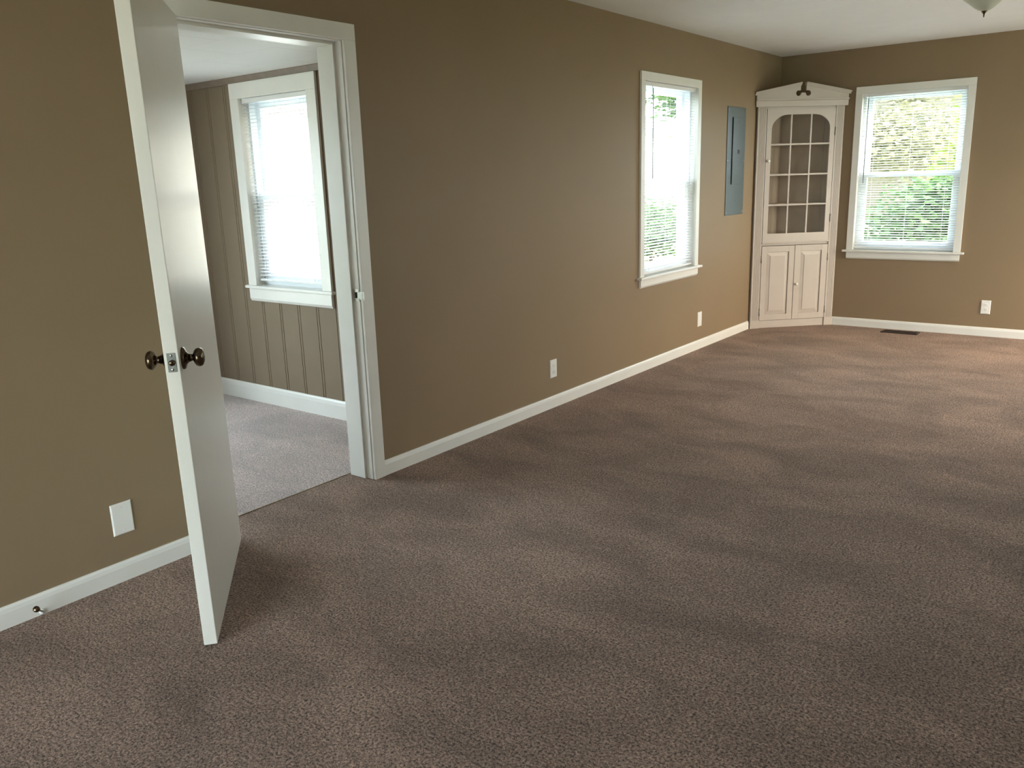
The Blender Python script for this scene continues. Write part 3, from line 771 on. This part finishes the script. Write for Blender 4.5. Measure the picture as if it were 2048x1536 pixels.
# ------------------------------------------------------------------ outdoors
bm = BM(); add_box(bm, -40, 40, -30, 60, -0.9, -0.45)
g = struct('ground_outside', bm, M_grass, 'green lawn outside the windows', 'lawn')
bm = BM(); add_box(bm, X2-4.6, X2-T-0.02, -6, 9.5, -0.449, -0.40)  # pale slab added to bounce daylight up into the side room
struct('bounce_driveway_outside', bm, M_conc, 'pale concrete driveway outside the side room, added to bounce daylight', 'driveway')
bm = BM(); add_box(bm, -0.5, WX+5, -7.5, BY-T-0.02, -0.449, -0.40); add_box(bm, WX+T+0.02, WX+5, BY-T-0.02, 10, -0.449, -0.40)  # unseen slabs added to throw daylight up onto the ceiling
struct('bounce_patio_outside', bm, M_conc, 'unseen pale concrete patio behind and beside the house, added to bounce daylight', 'patio')
def house(name, x0, x1, y0, y1, hw, label, m, ridge='y', rise=1.3, wins=()):
    r = thing(name, ((x0+x1)/2, (y0+y1)/2, -0.45), 0, label, 'house')
    a, b = (x1-x0)/2, (y1-y0)/2
    bm = BM(); add_box(bm, -a, a, -b, b, 0, hw); obj('walls', bm, m, r)
    bm = BM(); e = 0.35
    if ridge == 'y': add_poly(bm, [(-a-e, hw-0.12), (0, hw+rise), (a+e, hw-0.12), (a+e, hw+0.02), (0, hw+rise+0.14), (-a-e, hw+0.02)], 'y', -b-e, b+e)
    else: add_poly(bm, [(-b-e, hw-0.12), (0, hw+rise), (b+e, hw-0.12), (b+e, hw+0.02), (0, hw+rise+0.14), (-b-e, hw+0.02)], 'x', -a-e, a+e)
    obj('roof', bm, M_roof, r)
    for (side, c, z0, w2, h2) in wins:
        bm = BM()
        if side == 'x': add_box(bm, a, a+0.05, c-w2/2, c+w2/2, z0, z0+h2)
        else: add_box(bm, c-w2/2, c+w2/2, -b-0.05, -b, z0, z0+h2)
        obj('window', bm, M_vinyl, r)
house('neighbour_house', -17, -8.4, 3.0, 27, 3.05, 'white sided neighbour house outside the left windows', M_siding, 'y', 0.9, [('x', 6.0, 1.0, 1.0, 1.3)])
house('neighbour_house', -9.5, 3.0, 30, 39, 4.6, 'brown sided neighbour house outside the far window', M_tan, 'x', 1.6)
def plant(name, x, y, rx, rz, zc_, n, size, m, label, cat, trunk, group=None):
    r = thing(name, (x, y, -0.45), 0, label, cat, group)
    bm = BM(); b = bmesh.new(); rnd = random.Random(int(x*91+y*37))
    blobs = [(rnd.uniform(-.55, .55)*rx, rnd.uniform(-.55, .55)*rx, rnd.uniform(-.5, .5)*rz, rnd.uniform(.35, .6)) for _ in range(9)]
    for i in range(n):
        bx, by, bz, bs_ = blobs[i % len(blobs)]
        d = Vector((rnd.gauss(0, 1), rnd.gauss(0, 1), rnd.gauss(0, 1))).normalized()*(rnd.random()**0.4)
        c = Vector((bx+d.x*rx*bs_, by+d.y*rx*bs_, zc_+bz+d.z*rz*bs_))
        if c.z < 0.02: c.z = rnd.uniform(0.02, 0.3)
        q = Matrix.Rotation(rnd.uniform(0, 6.28), 3, 'Z') @ Matrix.Rotation(rnd.uniform(-1.2, 1.2), 3, 'X')
        s = size*rnd.uniform(.6, 1.3)
        vs = [b.verts.new(c+q @ Vector(p)) for p in ((-s*.1, 0, 0), (0, -s*.28, 0.02*s), (s, 0, -s*.15), (0, s*.28, 0.02*s))]
        b.faces.new(vs)
    merge(bm, b); obj('foliage', bm, m, r)
    bm = BM(); add_lathe(bm, [(0, 0), (trunk, 0), (trunk*.6, zc_), (0, zc_)], seg=10); obj('trunk', bm, M_bark, r)
plant('tree', -5.6, 19.0, 2.2, 1.7, 4.25, 6000, 0.22, M_leafA, 'green leafy tree high outside the left wall window', 'tree', 0.14)
plant('bush', -5.4, 15.6, 1.1, 0.75, 0.8, 4500, 0.12, M_leafA, 'green bush outside the left wall window', 'bush', 0.04)
plant('bush', -6.0, 20.4, 1.0, 0.8, 0.9, 4500, 0.13, M_leafA, 'rounder bush by the white house outside the left wall window', 'bush', 0.04)
plant('bush', -1.7, 12.6, 1.0, 1.0, 0.85, 6000, 0.11, M_leafA, 'dark green bush outside the far window, left of the two', 'bush', 0.05)
plant('bush', 0.2, 13.2, 1.0, 1.05, 0.9, 6000, 0.11, M_leafA, 'mid green bush outside the far window, right of the two', 'bush', 0.05)
plant('tree', 0.8, 15.9, 1.25, 2.2, 2.2, 7000, 0.13, M_leafB, 'yellow-green leafy tree at the right of the far window', 'tree', 0.09)
plant('tree', -4.2, 25.0, 3.4, 2.3, 3.3, 14000, 0.18, M_leafC, 'pale olive tree far outside the far window, behind the bushes', 'tree', 0.12)
